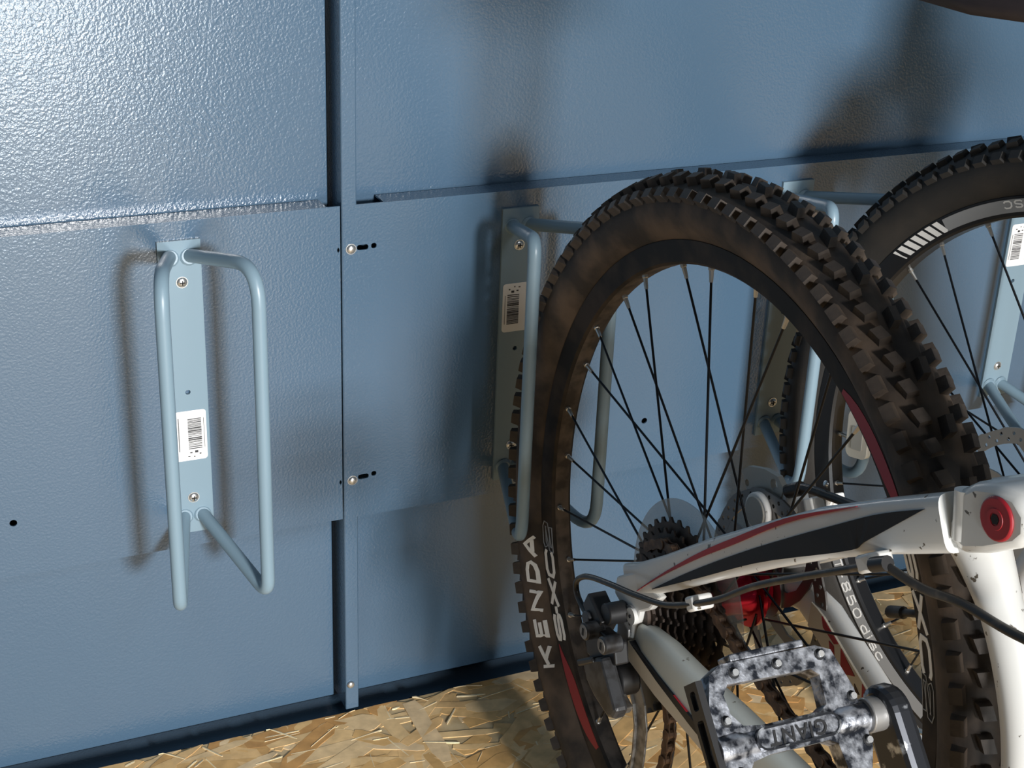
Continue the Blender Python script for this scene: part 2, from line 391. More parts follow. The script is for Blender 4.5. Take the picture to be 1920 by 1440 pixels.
def knobs(ty, W, N, m, limit, hh=1.0):
    """rows of tread knobs on the tyre; those the photo shows are single objects, the rest one mesh"""
    kinds = [knob_mesh('side_knob', .0064, .0050, .0066*hh, m), knob_mesh('mid_knob', .0058, .0048, .0072*hh, m, .25),
             knob_mesh('ramp_knob', .0074, .0036, .0074*hh, m, -.15), knob_mesh('mid_knob', .0058, .0048, .0072*hh, m, -.25)]
    lst = []
    for row, (x, r, nx, nr_, ph, kd) in enumerate(((-.0238, .3165, -.80, .60, 0, 0), (-.0128, .3262, -.42, .90, .5, 1), (0, .3290, 0, 1, .05, 2), (.0128, .3262, .42, .90, .45, 3), (.0238, .3165, .80, .60, .95, 0))):
        for k in range(N):
            if row == 2 and k % 2: continue
            th = 2*PI*(k+ph)/N; p_ = polar(x, r, th)
            w = Vector((nx, -nr_*math.cos(th), nr_*math.sin(th))).normalized()
            u = Vector((0, math.sin(th), math.cos(th))); v = w.cross(u).normalized(); u = v.cross(w)
            M = Matrix(((u.x, v.x, w.x, p_.x), (u.y, v.y, w.y, p_.y), (u.z, v.z, w.z, p_.z), (0, 0, 0, 1)))
            pw = W @ p_; ww = (W.to_3x3() @ w); px, py, d = project(pw)
            vis = -20 < px < 1940 and -20 < py < 1460 and ww.dot((CAM-pw).normalized()) > -.25
            lst.append((0 if vis else 1, d, kd, M))
    lst.sort(key=lambda a: (a[0], a[1])); rest = MB(); n = 0
    for vis, d, kd, M in lst:
        if not vis and n < limit:
            obj_from(kinds[kd], 'knob', ty, M); n += 1
        else:
            me = kinds[kd]; rest.add([M @ v.co for v in me.vertices], [tuple(p_.vertices) for p_ in me.polygons])
    o = obj_from(rest.mesh('tread_knobs', m, 0, False), 'tread_knobs', ty); tag(o, kind='stuff')
RIMX = lambda r: -.0126 + (.2815-r)/.0155*.0030     # drive-side rim wall
def rim(root, m, mbed=None):
    b = MB(); pr = [(-.0126, .2830), (-.0126, .2815), (-.0096, .2660), (-.0070, .2640)]
    pr = pr + [(-x, r) for x, r in reversed(pr)] + [(.0105, .2835), (-.0105, .2835)]
    b.lathe(pr, 128, (0, 0, RC)); o = b.build('rim', m, root, 35)
    if mbed:
        b = MB(); b.lathe([(-.0085, .2655), (-.0068, .26385), (.0068, .26385), (.0085, .2655), (.006, .266), (-.006, .266)], 128, (0, 0, RC)); b.build('spoke_bed', mbed, o, 50)
    return o
def spokes(root, phase, n, xd, xl, rf, msp, mn):
    rn = .2640
    for k in range(n):
        th = 2*PI*(k+phase)/n; odd = k % 2; x = xd if odd else xl
        sgn = -1 if k % 4 in (1, 2) else 1
        p1 = polar(-.003 if odd else .003, rn, th); p0 = polar(x + (.002 if (k//2) % 2 else -.002), rf, th + sgn*R(67.5))
        d = (p0-p1).normalized()
        b = MB(); b.cyl(p1 + d*.008, p0, .00105, n=8); sp = b.build('spoke', msp, root, 60)
        b = MB(); b.tube([p1 - d*.002, p1 + d*.0025, p1 + d*.003, p1 + d*.012], [.0026, .0026, .0020, .0015], 8); b.build('nipple', mn, sp, 40)
def disc_rotor(root, x, r, holes2, m, name='brake_rotor', wd=.0135):
    n = 144; out = [(r+(.0007 if (k//6) % 2 else -.0004), 2*PI*k/n) for k in range(n)]
    out = [(a*math.cos(t), a*math.sin(t)) for a, t in out]
    hs = [circ(0, 0, r-wd, 72)]
    nh = 36
    for k in range(nh):
        t = 2*PI*k/nh
        hs.append(circ((r-.0042)*math.cos(t), (r-.0042)*math.sin(t), .0018, 8)); t += PI/nh
        hs.append(circ((r-.0095)*math.cos(t), (r-.0095)*math.sin(t), .0018, 8))
    o = mapped(plate2d(out, hs, .0018), lambda u, v, w: (x+w, -u, RC+v), name, m, root)
    for k in range(6):                         # swept spider arms
        a = 2*PI*k/6
        pts = [polar(x+.001, .018 + (r-wd-.014)*t, a + .75*t) for t in (0, .25, .5, .75, 1.0)]
        b = MB(); sec = []
        for i, p_ in enumerate(pts):
            q = pts[min(i+1, 4)] - pts[max(i-1, 0)]; s_ = Vector((1, 0, 0)).cross(q.normalized())
            h = (.008, .0055, .0042, .0045, .007)[i]
            sec += [p_ + s_*h + Vector((-.0009, 0, 0)), p_ - s_*h + Vector((-.0009, 0, 0)), p_ - s_*h + Vector((.0009, 0, 0)), p_ + s_*h + Vector((.0009, 0, 0))]
        b.add(sec, [(i*4+j, i*4+(j+1) % 4, i*4+4+(j+1) % 4, i*4+4+j) for i in range(4) for j in range(4)] + [(3, 2, 1, 0), (16, 17, 18, 19)])
        b.build('spider_arm', m, o, 0)
    b = MB(); b.lathe([(x-.002, .010), (x-.002, .024), (x+.003, .024), (x+.003, .010)], 32, (0, 0, RC)); b.build('rotor_carrier', m, o)
    return o
def arc_text(root, name, txt, size, thc, r0, xs, m, cw=True, eps=.0004, **k):
    vf = text2d(txt, size, **k)
    def fn(u, v, w):
        th = R(thc) + (-u/r0 if cw else u/r0); r = r0 + (v if cw else -v)
        return polar(xs(r) - eps - w, r, th)
    return mapped(vf, fn, name, m, root)
GLY = {  # strokes in a unit box
 'K': [[(.0, 0), (.0, 1)], [(1, 1), (.08, .44)], [(.34, .60), (1, 0)]],
 'E': [[(1, 1), (0, 1), (0, 0), (1, 0)], [(0, .5), (.85, .5)]],
 'N': [[(0, 0), (0, 1), (1, 0), (1, 1)]],
 'D': [[(0, 0), (0, 1), (.55, 1), (.88, .84), (1, .5), (.88, .16), (.55, 0), (0, 0), (0, .2)]],
 'A': [[(0, 0), (.5, 1), (1, 0)], [(.2, .26), (.8, .26)]],
 'S': [[(.98, .86), (.80, 1), (.18, 1), (0, .84), (0, .66), (.16, .53), (.84, .47), (1, .34), (1, .16), (.82, 0), (.18, 0), (0, .14)]],
 '-': [[(0, .46), (1, .46)]],
 'X': [[(0, 0), (1, 1)], [(0, 1), (1, 0)]],
 'C': [[(1, .84), (.82, 1), (.2, 1), (0, .8), (0, .2), (.2, 0), (.82, 0), (1, .16)]],
 'T': [[(0, 1), (1, 1)], [(.5, 1), (.5, 0)]],
 '8': [[(.5, .53), (.1, .64), (.02, .82), (.2, 1), (.8, 1), (.98, .82), (.9, .64), (.5, .53), (.06, .40), (0, .18), (.18, 0), (.82, 0), (1, .18), (.94, .40), (.5, .53)]],
 '5': [[(.95, 1), (.12, 1), (.06, .56), (.75, .60), (1, .42), (1, .18), (.82, 0), (.2, 0), (0, .12)]],
 '0': [[(.5, 1), (.18, .94), (0, .72), (0, .28), (.18, .06), (.5, 0), (.82, .06), (1, .28), (1, .72), (.82, .94), (.5, 1)]],
 'd': [[(1, 1), (1, 0)], [(1, .2), (.8, .02), (.25, .02), (0, .2), (0, .48), (.25, .66), (.8, .66), (1, .5)]],
 'i': [[(.5, .68), (.5, 0)], [(.5, .86), (.5, 1)]],
 's': [[(.95, .58), (.75, .68), (.2, .68), (.02, .56), (.1, .40), (.9, .30), (1, .14), (.8, 0), (.2, 0), (0, .10)]],
 'c': [[(1, .56), (.78, .68), (.25, .68), (0, .5), (0, .18), (.25, 0), (.78, 0), (1, .12)]],
 '2': [[(0, .80), (.16, 1), (.84, 1), (1, .84), (1, .64), (.0, .14), (0, 0), (1, 0)]]}
def stroke2d(poly, th):
    """thick polyline as a mitred strip; returns left and right edges"""
    P = []
    for a, c in zip(poly, poly[1:]):
        k = max(1, int(math.hypot(c[0]-a[0], c[1]-a[1])/.006)); P += [(a[0]+(c[0]-a[0])*i/k, a[1]+(c[1]-a[1])*i/k) for i in range(k)]
    P.append(poly[-1]); Lf = []; Rt = []
    for i, p_ in enumerate(P):
        d0 = Vector(P[i]) - Vector(P[i-1]) if i else Vector(P[1]) - Vector(P[0]); d1 = Vector(P[i+1]) - Vector(P[i]) if i < len(P)-1 else d0
        d0.normalize(); d1.normalize(); n0 = Vector((-d0.y, d0.x)); n1 = Vector((-d1.y, d1.x)); m_ = n0+n1
        m_ = m_.normalized() if m_.length > 1e-6 else n0
        w = min(th/2/max(.35, m_.dot(n0)), th)
        Lf.append((p_[0]+m_.x*w, p_[1]+m_.y*w)); Rt.append((p_[0]-m_.x*w, p_[1]-m_.y*w))
    return Lf, Rt
def arc_glyphs(root, name, items, h, th, r0, xs, m, shear=.2, eps=.0005, outline=False, cw=True):
    """items: (character, centre angle in deg, width); clockwise reading, tops outwards"""
    for ch, thc, wd in items:
        b = MB(); lines = [[((u-.5)*(wd-th) + shear*(v-.5)*h, (v-.5)*(h-th)) for u, v in st] for st in GLY[ch]]
        if outline:
            lf, rt = stroke2d(lines[0], th); lines = [lf + rt[::-1] + lf[:1]]
        for ln in lines:
            lf, rt = stroke2d(ln, .0007 if outline else th); n = len(lf); V = []
            for e in (eps, eps-.0006):
                for u, v in lf+rt: V.append(polar(xs(r0+v)-e, r0+v, R(thc)-u/r0) if cw else polar(xs(r0-v)-e, r0-v, R(thc)+u/r0))
            F = []
            for i in range(n-1): F += [(i, i+1, n+i+1, n+i), (2*n+i, 3*n+i, 3*n+i+1, 2*n+i+1), (i, 2*n+i, 2*n+i+1, i+1), (n+i, n+i+1, 3*n+i+1, 3*n+i)]
            F += [(0, n, 3*n, 2*n), (n-1, 3*n-1, 4*n-1, 2*n-1)]
            b.add(V, F)
        b.build(name, m, root, 0)
def arc_band(root, name, pts_out, pts_in, xs, m, eps=.00035):
    """sticker on the rim wall between an outer and an inner edge, both lists of (deg, r)"""
    b = MB(); vs = []
    for (a, r) in pts_out + list(reversed(pts_in)): vs.append((a, r))
    n = len(pts_out); P0 = [polar(xs(r)-eps, r, R(a)) for a, r in pts_out]; P1 = [polar(xs(r)-eps, r, R(a)) for a, r in pts_in]
    off = Vector((.0003, 0, 0)); V = P0 + P1 + [p_+off for p_ in P0] + [p_+off for p_ in P1]
    F = []
    for i in range(n-1): F += [(i, i+1, n+i+1, n+i), (2*n+i, 3*n+i, 3*n+i+1, 2*n+i+1), (i, 2*n+i, 2*n+i+1, i+1), (n+i, n+i+1, 3*n+i+1, 3*n+i)]
    F += [(0, n, 3*n, 2*n), (n-1, 3*n-1, 4*n-1, 2*n-1)]
    b.add(V, F); return b.build(name, m, root, 0)

# ================================================================== BIKE 1: white full-suspension bike, rear wheel in the second holder
nrm = Vector((math.cos(.008276)*math.cos(-.029118), math.sin(.008276)*math.cos(-.029118), math.sin(-.029118)))
Zl = (Vector((0, 0, 1)) - nrm*nrm.z).normalized(); Yl = Zl.cross(nrm)
O1 = Vector((.57374, -.39829, .337)) - Zl*.337
W1 = Matrix(((nrm.x, Yl.x, Zl.x, O1.x), (nrm.y, Yl.y, Zl.y, O1.y), (nrm.z, Yl.z, Zl.z, O1.z + .0012), (0, 0, 0, 1)))
bk = empty('mountain_bike', W1)
tag(bk, 'white mountain bike with red hub, muddy brown rear tyre in a wheel holder', 'bicycle')
ty = tyre(bk, 'rubber'); knobs(ty, W1, 104, 'rubber_knob', 300)
arc_glyphs(ty, 'sidewall_letter', [('K', 220.6, .0225), ('E', 215.3, .0185), ('N', 210.2, .0205), ('D', 204.7, .0215), ('A', 199.7, .0225)], .0126, .0030, .2942, tyre_x, 'decal_white', .18, .0008)
rm = rim(bk, 'rim_black', 'rim_dust')
for o_ in (0, 180):
    arc_glyphs(rm, 'rim_letter', [('S', 215.8+o_, .0270), ('-', 212.35+o_, .0100), ('X', 208.9+o_, .0275), ('C', 203.0+o_, .0270)], .0138, .0033, .2738, RIMX, 'decal_white', .22)
    arc_glyphs(rm, 'rim_letter', [('2', 197.6+o_, .0260)], .0138, .0042, .2738, RIMX, 'decal_silver', .22, outline=True)
    aa = [219+i*22/12 for i in range(13)]
    ro = [.2800, .2806, .2810, .2812, .2812, .2812, .2810, .2806, .2800, .2790, .2775, .2750, .2715]
    ri = [.2795, .2770, .2740, .2712, .2694, .2685, .2680, .2678, .2676, .2674, .2672, .2670, .2669]
    arc_band(rm, 'rim_stripe', [(a+o_, r) for a, r in zip(aa, ro)], [(a+o_, r) for a, r in zip(aa, ri)], RIMX, 'decal_red')
spokes(bk, 0, 32, -.0185, .033, .0225, 'spoke_black', 'nipple_silver')
b = MB(); b.tube([polar(0, r, R(28.1)) for r in (.266, .258, .2575, .243, .242, .228, .2265)], [.0030, .0030, .0026, .0026, .0042, .0042, .0032], 12); b.build('valve', 'plastic_black', bk)
hb = MB(); hb.lathe([(-.034, .012), (-.0205, .014), (-.0200, .0285), (-.0165, .0285), (-.0155, .019), (.000, .0155), (.018, .017), (.0305, .020), (.0312, .0285), (.0348, .0285), (.0352, .022), (.044, .020), (.052, .012)], 40, (0, 0, RC), False)
hub = hb.build('hub', 'hub_red', bk, 35)
b = MB(); b.lathe([(-.073, .0045), (-.0725, .007), (-.064, .0075), (-.064, .005), (.060, .005), (.060, .009), (.071, .009), (.073, .006)], 20, (0, 0, RC), False); b.build('axle', 'grey_metal', hub)
b = MB(); b.lathe([(-.0250, .035), (-.0238, .035), (-.0222, .0825), (-.0234, .0825)], 64, (0, 0, RC)); b.build('spoke_guard', 'guard_plastic', bk, 30)
cs = MB(); cs.lathe([(-.066, .011), (-.066, .0165), (-.0300, .018), (-.0300, .012)], 32, (0, 0, RC)); cass = cs.build('cassette', 'cog_rust', bk)
for i, (r, t) in enumerate(((.0690, 34), (.0610, 30), (.0530, 26), (.0470, 23), (.0410, 20), (.0352, 17), (.0312, 15), (.0272, 13), (.0235, 11))):
    pl = []
    for k in range(t):
        for da, rr_ in ((0, r-.0042), (.22, r-.0040), (.40, r), (.58, r), (.76, r-.0040)):
            a = 2*PI*(k+da)/t; pl.append((rr_*math.cos(a), rr_*math.sin(a)))
    hs = [circ(0, 0, .0150, 20)]
    if r > .045: hs += [circ((r-.014)*math.cos(2*PI*k/10), (r-.014)*math.sin(2*PI*k/10), .0045, 8) for k in range(10)]
    x = -.0285 - i*.0041
    mapped(plate2d(pl, hs, .0018), lambda u, v, w, x=x: (x-w, -u, RC+v), 'sprocket', 'cog_rust', cass)
rot = disc_rotor(bk, .0520, .0800, True, 'rotor_steel')

# ---- chain, link by link
def chain_run(pts, x0, x1, n):
    ps = spline([(0, y, z) for y, z in pts], 40)
    d = [0]
    for a, c in zip(ps, ps[1:]): d.append(d[-1] + (c-a).length)
    pitch = .0127; k = 0; pos = []
    while k*pitch < d[-1]:
        t = k*pitch
        i = max(j for j in range(len(d)) if d[j] <= t); i = min(i, len(ps)-2); f = (t-d[i])/max(1e-9, d[i+1]-d[i])
        p_ = ps[i].lerp(ps[i+1], f); p_.x = x0 + (x1-x0)*t/d[-1]; pos.append(p_); k += 1
    return pos
def link_mesh(name, wd):
    out = []
    for c, a0 in ((.0127, -90), (0, 90)):
        out += [(c+.0042*math.cos(R(a0+t)), .0042*math.sin(R(a0+t))) for t in range(0, 181, 30)]
    out.insert(7, (.0064, .0030)); out.append((.0064, -.0030))
    b = MB()
    for s in (-1, 1): b.prism(out, lambda u, v, w: (w, u, v), s*wd, s*(wd+.0011))
    b.cyl((-wd-.0012, 0, 0), (wd+.0012, 0, 0), .0022, n=8); b.cyl((-.0022, 0, 0), (.0022, 0, 0), .0038, n=10)
    return b.mesh(name, 'chain_rust', 30)
LK = [link_mesh('inner_link', .0017), link_mesh('outer_link', .0029)]
chn = empty('chain'); chn.parent = bk
for run in (chain_run([(.030, .3745), (.0, .3905), (-.06, .377), (-.119, .362), (-.189, .350), (-.30, .341), (-.43, .343)], -.043, -.046, 40),
            chain_run([(-.030, .167), (-.06, .175), (-.2, .215), (-.43, .272)], -.045, -.046, 40)):
    for i in range(len(run)-1):
        u = (run[i+1]-run[i]).normalized(); w = Vector((1, 0, 0)); v = w.cross(u).normalized(); w = u.cross(v)
        M = Matrix(((w.x, u.x, v.x, run[i].x), (w.y, u.y, v.y, run[i].y), (w.z, u.z, v.z, run[i].z), (0, 0, 0, 1)))
        obj_from(LK[i % 2], 'chain_link', chn, M)

# ---- rear triangle
SS = [(-.0625, .020, .358, .026, .012), (-.0640, -.005, .372, .030, .014), (-.0645, -.045, .4005, .031, .017), (-.0640, -.095, .439, .033, .020), (-.0625, -.150, .480, .035, .022), (-.0605, -.205, .520, .038, .022), (-.0580, -.255, .552, .041, .022), (-.0550, -.300, .5775, .042, .024)]
SS = [(x, y, z - .65*d, h - d, w) for (x, y, z, h, w), d in zip(SS, (.003, .004, .0035, .0035, .0045, .0060, .0085, .0085))]
def ss_at(t):                                  # t along the stay 0..1, interpolated section
    f = t*(len(SS)-1); i = min(int(f), len(SS)-2); f -= i
    a, c = SS[i], SS[i+1]; s = [a[j]+(c[j]-a[j])*f for j in range(5)]
    d = Vector((0, c[1]-a[1], c[2]-a[2])).normalized(); return s, Vector((0, -d.z, d.y)) * (1 if d.y > 0 else -1)
fine = [tuple(ss_at(k/42)[0]) for k in range(43)]
b = MB(); b.loft(fine, 24, 4.6); ssr = b.build('seat_stay', 'frame_white', bk, 45)
def ss_decal(name, top, bot, m):               # lists of (y, z) on the outer face
    b = MB(); n = len(top)
    def face_x(y, z):
        best = min(fine, key=lambda s: (s[1]-y)**2 + (s[2]-z)**2); return best[0]-best[4]/2-.0006
    V = [Vector((face_x(y, z), y, z)) for y, z in top+bot]; V += [p_ + Vector((.0014, 0, 0)) for p_ in V]
    m2 = 2*n; F = []
    for i in range(n-1): F += [(i, i+1, n+i+1, n+i), (m2+i, m2+n+i, m2+n+i+1, m2+i+1), (i, m2+i, m2+i+1, i+1), (n+i, n+i+1, m2+n+i+1, m2+n+i)]
    F += [(0, n, m2+n, m2), (n-1, m2+n-1, m2+2*n-1, 2*n-1)]
    b.add(V, F); return b.build(name, m, ssr, 0)
def resamp(pl, n):
    ps = spline([(0, y, z) for y, z in pl], 12); return [(ps[round(i*(len(ps)-1)/(n-1))].y, ps[round(i*(len(ps)-1)/(n-1))].z) for i in range(n)]
ss_decal('red_stripe', resamp([(-.004, .3595), (-.039, .3945), (-.083, .436), (-.124, .471), (-.176, .5130), (-.233, .5495)], 24), resamp([(-.004, .3590), (-.039, .3925), (-.083, .4315), (-.124, .4655), (-.176, .5095), (-.233, .5490)], 24), 'decal_red')
ss_decal('black_panel', resamp([(-.027, .3745), (-.085, .4250), (-.153, .4800), (-.225, .5345), (-.255, .5560), (-.286, .5745)], 24), resamp([(-.027, .3740), (-.086, .4175), (-.155, .4690), (-.232, .5190), (-.246, .5330), (-.284, .5725)], 24), 'decal_black')
# left seat stay mirrors it, plain
b = MB(); b.loft([(-s[0], s[1], s[2], s[3], s[4]) for s in fine], 16, 3.6); b.build('seat_stay', 'frame_white', bk, 45)
b = MB(); b.loft([(0, -.300, .5720, .026, .080), (0, -.322, .5850, .028, .080)], 16, 4); b.build('stay_bridge', 'frame_white', bk, 45)
# right drop-out plate with its web and bolt
DP = [(.029, .353), (.003, .372), (-.037, .372), (-.024, .354), (-.011, .344), (-.010, .336), (-.004, .327), (-.003, .314), (.003, .300), (.010, .304), (.011, .325), (.018, .334), (.030, .338)]
b = MB(); b.prism(DP, lambda u, v, w: (w, u, v), -.0705, -.0635); dpr = b.build('drop_out', 'frame_white', bk, 0, .0018)
b = MB(); b.cyl((-.0735, -.003, .3365), (-.062, -.003, .3365), .0068, n=20); b.build('axle_cap', 'frame_white', dpr)
b = MB(); b.cyl((-.0745, -.003, .3365), (-.073, -.003, .3365), .0014, n=10); b.build('cap_dimple', 'hole_black', dpr)
b = MB(); b.prism(DP, lambda u, v, w: (w, u, v), .0635, .0705); b.build('drop_out', 'frame_white', bk, 0, .0018)
# chain stays
CS = [(-.0635, -.006, .322, .020, .010), (-.0640, -.022, .3195, .036, .015), (-.0635, -.050, .3180, .046, .018), (-.0625, -.085, .3165, .048, .020), (-.0600, -.140, .3170, .050, .021), (-.0550, -.220, .3160, .048, .022), (-.0480, -.300, .3150, .046, .022), (-.0420, -.390, .3120, .046, .024)]
b = MB(); b.loft(CS, 20, 3.4); csr = b.build('chain_stay', 'frame_grey', bk, 45)
b = MB(); f_ = lambda u, v, w: (w, u, v)
b.prism([(-.006, .3160), (-.050, .3135), (-.100, .3100), (-.150, .3070), (-.150, .3010), (-.100, .3035), (-.050, .3085)], f_, -.0742, -.0660); b.build('black_wedge', 'decal_black', csr, 0)
b = MB(); b.prism([(-.004, .3150), (-.050, .3080), (-.100, .3028), (-.150, .3002), (-.150, .2935), (-.050, .2952), (-.006, .3000)], f_, -.0738, -.0640); b.build('cream_band', 'frame_cream', csr, 0)
b = MB(); b.prism([(-.075, .3122), (-.150, .3052), (-.210, .3030), (-.150, .3040), (-.075, .3105)], f_, -.0740, -.0650); b.build('red_line', 'decal_red', csr, 0)
CL = [(.0600, -.012, .341, .020, .012), (.0600, -.040, .353, .030, .014), (.0590, -.075, .348, .037, .016), (.0570, -.108, .337, .038, .017), (.0545, -.150, .324, .038, .018), (.0510, -.194, .3110, .038, .018), (.0460, -.290, .3060, .042, .020), (.0420, -.390, .3100, .046, .024)]
b = MB(); b.loft(CL, 20, 3.0); csl = b.build('chain_stay', 'frame_white', bk, 45)
def cl_face(y, f):                             # point on the inner face of the left stay: f -1..1 from bottom to top
    for a, c in zip(CL, CL[1:]):
        if c[1] <= y <= a[1]:
            t = (y-a[1])/(c[1]-a[1]); s = [a[j]+(c[j]-a[j])*t for j in range(5)]; return Vector((s[0]-s[4]/2-.0012, y, s[2]+f*s[3]/2))
b = MB(); ys = [-.060-.009*i for i in range(15)]; n = len(ys)
V = [cl_face(y, .50) for y in ys] + [cl_face(y, -.72) for y in ys]; V += [v + Vector((.003, 0, 0)) for v in V]
F = []
for i in range(n-1): F += [(i, i+1, n+i+1, n+i), (2*n+i, 3*n+i, 3*n+i+1, 2*n+i+1), (i, 2*n+i, 2*n+i+1, i+1), (n+i, n+i+1, 3*n+i+1, 3*n+i)]
F += [(0, n, 3*n, 2*n), (n-1, 3*n-1, 4*n-1, 2*n-1)]
b.add(V, F); cstrip = b.build('inner_strip', 'frame_cream', csl, 0)  # cream strip laid over the stay's inner face
def tri(pts, m='decal_red'):
    V = [cl_face(y, f) + Vector((-.0005, 0, 0)) for y, f in pts]; b = MB(); V += [v + Vector((.0008, 0, 0)) for v in V]; k = len(pts)
    b.add(V, [tuple(range(k)), tuple(range(2*k-1, k-1, -1))] + [(i, (i+1) % k, k+(i+1) % k, k+i) for i in range(k)]); b.build('red_triangle', m, csl, 0)
tri([(-.106, .46), (-.111, -.45), (-.128, .30)]); tri([(-.138, .46), (-.142, -.4), (-.160, .30)]); tri([(-.129, .02), (-.131, -.35), (-.137, -.08)], 'chain_rust')
tri([(-.076, .46), (-.080, .12), (-.097, .20), (-.102, .46)]); tri([(-.090, .0), (-.097, -.60), (-.103, -.55), (-.097, .10)]); tri([(-.168, .46), (-.172, -.4), (-.186, .30)])
# pivot lug with red cap, and the arched brace in front of the tyre
LG = [(-.2990, .5620), (-.3010, .5930), (-.3120, .6030), (-.3260, .6085), (-.3420, .6105), (-.3530, .6040), (-.3560, .5920), (-.3500, .5830), (-.3300, .5690), (-.3150, .5610)]
b = MB(); b.prism(LG, lambda u, v, w: (w, u, v), -.0620, -.0180); lug = b.build('pivot_lug', 'frame_white', bk, 40, .0045)
b = MB(); b.prism(LG, lambda u, v, w: (w, u, v), .0180, .0620); b.build('pivot_lug', 'frame_white', bk, 40, .0045)
b = MB(); b.tube([(-.0565, -.3030, .5935), (-.0565, -.3085, .5660)], .0068, 14); b.build('weld_ridge', 'frame_white', lug, 50)
CC = (-.3338, .5925)
b = MB(); b.cyl((-.0636, *CC), (-.0590, *CC), .0122, n=32); cap = b.build('pivot_cap', 'decal_red', lug, 40, .0012)
b = MB(); b.lathe([(-.0640, .0036), (-.0640, .0058), (-.0632, .0062), (-.0632, .0036)], 24, (0, *CC)); b.build('cap_ring', 'decal_red', cap, 40)
b = MB(); b.cyl((-.0640, *CC), (-.0632, *CC), .0030, n=6); b.build('hex_socket', 'hole_black', cap, 0)
for s in (-1, 1):
    b = MB(); b.tube(spline([(s*.042, -.296, .568), (s*.042, -.316, .549), (s*.041, -.343, .515), (s*.040, -.364, .472), (s*.040, -.376, .420), (s*.040, -.386, .330)], 6), [.0195 - .0070*min(1, i/9) for i in range(31)], 16)
    b.build('swingarm_brace', 'frame_white', bk, 50)
b = MB(); b.tube(spline([(-.040, -.368, .455), (-.02, -.372, .468), (.02, -.372, .468), (.040, -.368, .455)], 6), .010, 12); b.build('brace_bridge', 'frame_white', bk, 50)
# cables and guides
def hose(pts, r, name='cable', m='cable_black', n=8):
    b = MB(); b.tube(spline(pts, n), r, 10); return b.build(name, m, bk, 60)
hose([(-.0805, -.268, .5315), (-.080, -.168, .4610), (-.079, -.1186, .4200), (-.083, -.0700, .3880), (-.086, -.030, .3730), (-.087, .008, .3610), (-.086, .042, .3480), (-.085, .0600, .3370), (-.085, .0660, .3280), (-.085, .0610, .3190), (-.086, .046, .3150), (-.087, .034, .3150)], .0024, 'shift_cable')
hose([(-.0800, -.275, .5360), (-.072, -.300, .5330), (-.062, -.322, .5340), (-.060, -.362, .5380), (-.058, -.42, .55)], .0028, 'cable_housing')
for y, z, sz in ((-.0935, .4025, .012), (-.262, .5290, .015)):
    b = MB(); b.box((-.0745, y, z), (.017, sz, .011), Matrix.Rotation(R(-37), 3, 'X')); b.build('cable_guide', 'frame_white', bk, 30, .002)
b = MB(); b.cyl((-.0805, -.268, .5315), (-.0800, -.279, .5385), .0046, n=12); b.build('cable_stop', 'plastic_black', bk)
# rear derailleur
dr = empty('derailleur'); dr.parent = bk
def dbox(name, poly, x0, x1, m, bev=.0015):
    b = MB(); b.prism(poly, lambda u, v, w: (w, u, v), x0, x1); return b.build(name, m, dr, 0, bev)
b = MB(); b.cyl((-.088, .010, .333), (-.071, .010, .333), .0088, n=22); b.box((-.083, .026, .325), (.016, .028, .016), Matrix.Rotation(R(25), 3, 'X')); b.build('mount_knuckle', 'plastic_black', dr, 40, .001)
b = MB(); b.cyl((-.094, .030, .318), (-.078, .030, .318), .0065, n=16); b.build('cable_anchor', 'derailleur_grey', dr, 40, .001)
dbox('hanger', [(.012, .326), (.000, .322), (-.004, .296), (.006, .282), (.016, .296), (.018, .318)], -.072, -.066, 'grey_metal')
for y, z in ((.0165, .3165), (-.0125, .3215)):
    b = MB(); b.cyl((-.1020, y, z), (-.086, y, z), .0072, n=18); k = b.build('link_knuckle', 'derailleur_grey', dr, 40, .0012)
    b = MB(); b.cyl((-.1026, y, z), (-.1018, y, z), .0058, n=18); b.build('pin_face', 'derailleur_light', dr)
    b = MB(); b.box((-.1027, y, z), (.0006, .0026, .0060)); b.build('pin_slot', 'hole_black', dr, 0)
dbox('link_arm', [(.034, .305), (.016, .318), (-.014, .322), (-.020, .306), (.004, .292), (.026, .288)], -.092, -.080, 'plastic_black')
dbox('outer_link', [(.020, .289), (-.010, .309), (-.016, .303), (-.040, .279), (-.036, .270), (-.028, .266), (-.004, .270), (.010, .276)], -.1000, -.088, 'derailleur_grey', .003)
dbox('link_band', [(.026, .2845), (.002, .3020), (-.001, .2985), (.022, .2805)], -.1012, -.087, 'plastic_black')
dbox('cage_pivot_cover', [(-.030, .272), (-.026, .2640), (-.002, .2660), (.006, .272), (-.006, .279)], -.090, -.078, 'derailleur_light', .001)
b = MB(); b.cyl((-.083, -.006, .281), (-.066, -.006, .281), .0125, n=24); b.build('pivot_knuckle', 'plastic_black', dr, 40, .002)
def strip(c, hw): 
    c = [Vector((0, *p_)) for p_ in c]; o1 = []; o2 = []
    for i, p_ in enumerate(c):
        t = (c[min(i+1, len(c)-1)]-c[max(i-1, 0)]).normalized(); s_ = Vector((0, -t.z, t.y)); w = hw[i] if isinstance(hw, list) else hw
        o1.append(((p_+s_*w).y, (p_+s_*w).z)); o2.append(((p_-s_*w).y, (p_-s_*w).z))
    return o1 + o2[::-1]
cage = [(.014, .274), (.004, .268), (-.008, .254), (-.0145, .238), (-.0160, .215), (-.0145, .190), (-.024, .166), (-.032, .150)]
dbox('cage_plate', strip(cage, [.005, .0085, .0085, .0075, .0068, .0070, .008, .006]), -.0590, -.0572, 'derailleur_light', .0004)
dbox('cage_rim', strip([(y+.0075, z-.003) for y, z in cage], .0011), -.0612, -.0575, 'derailleur_light', .0003)
dbox('cage_plate', strip([(y-.006, z+.003) for y, z in cage], .0085), -.0370, -.0355, 'derailleur_grey', .0004)
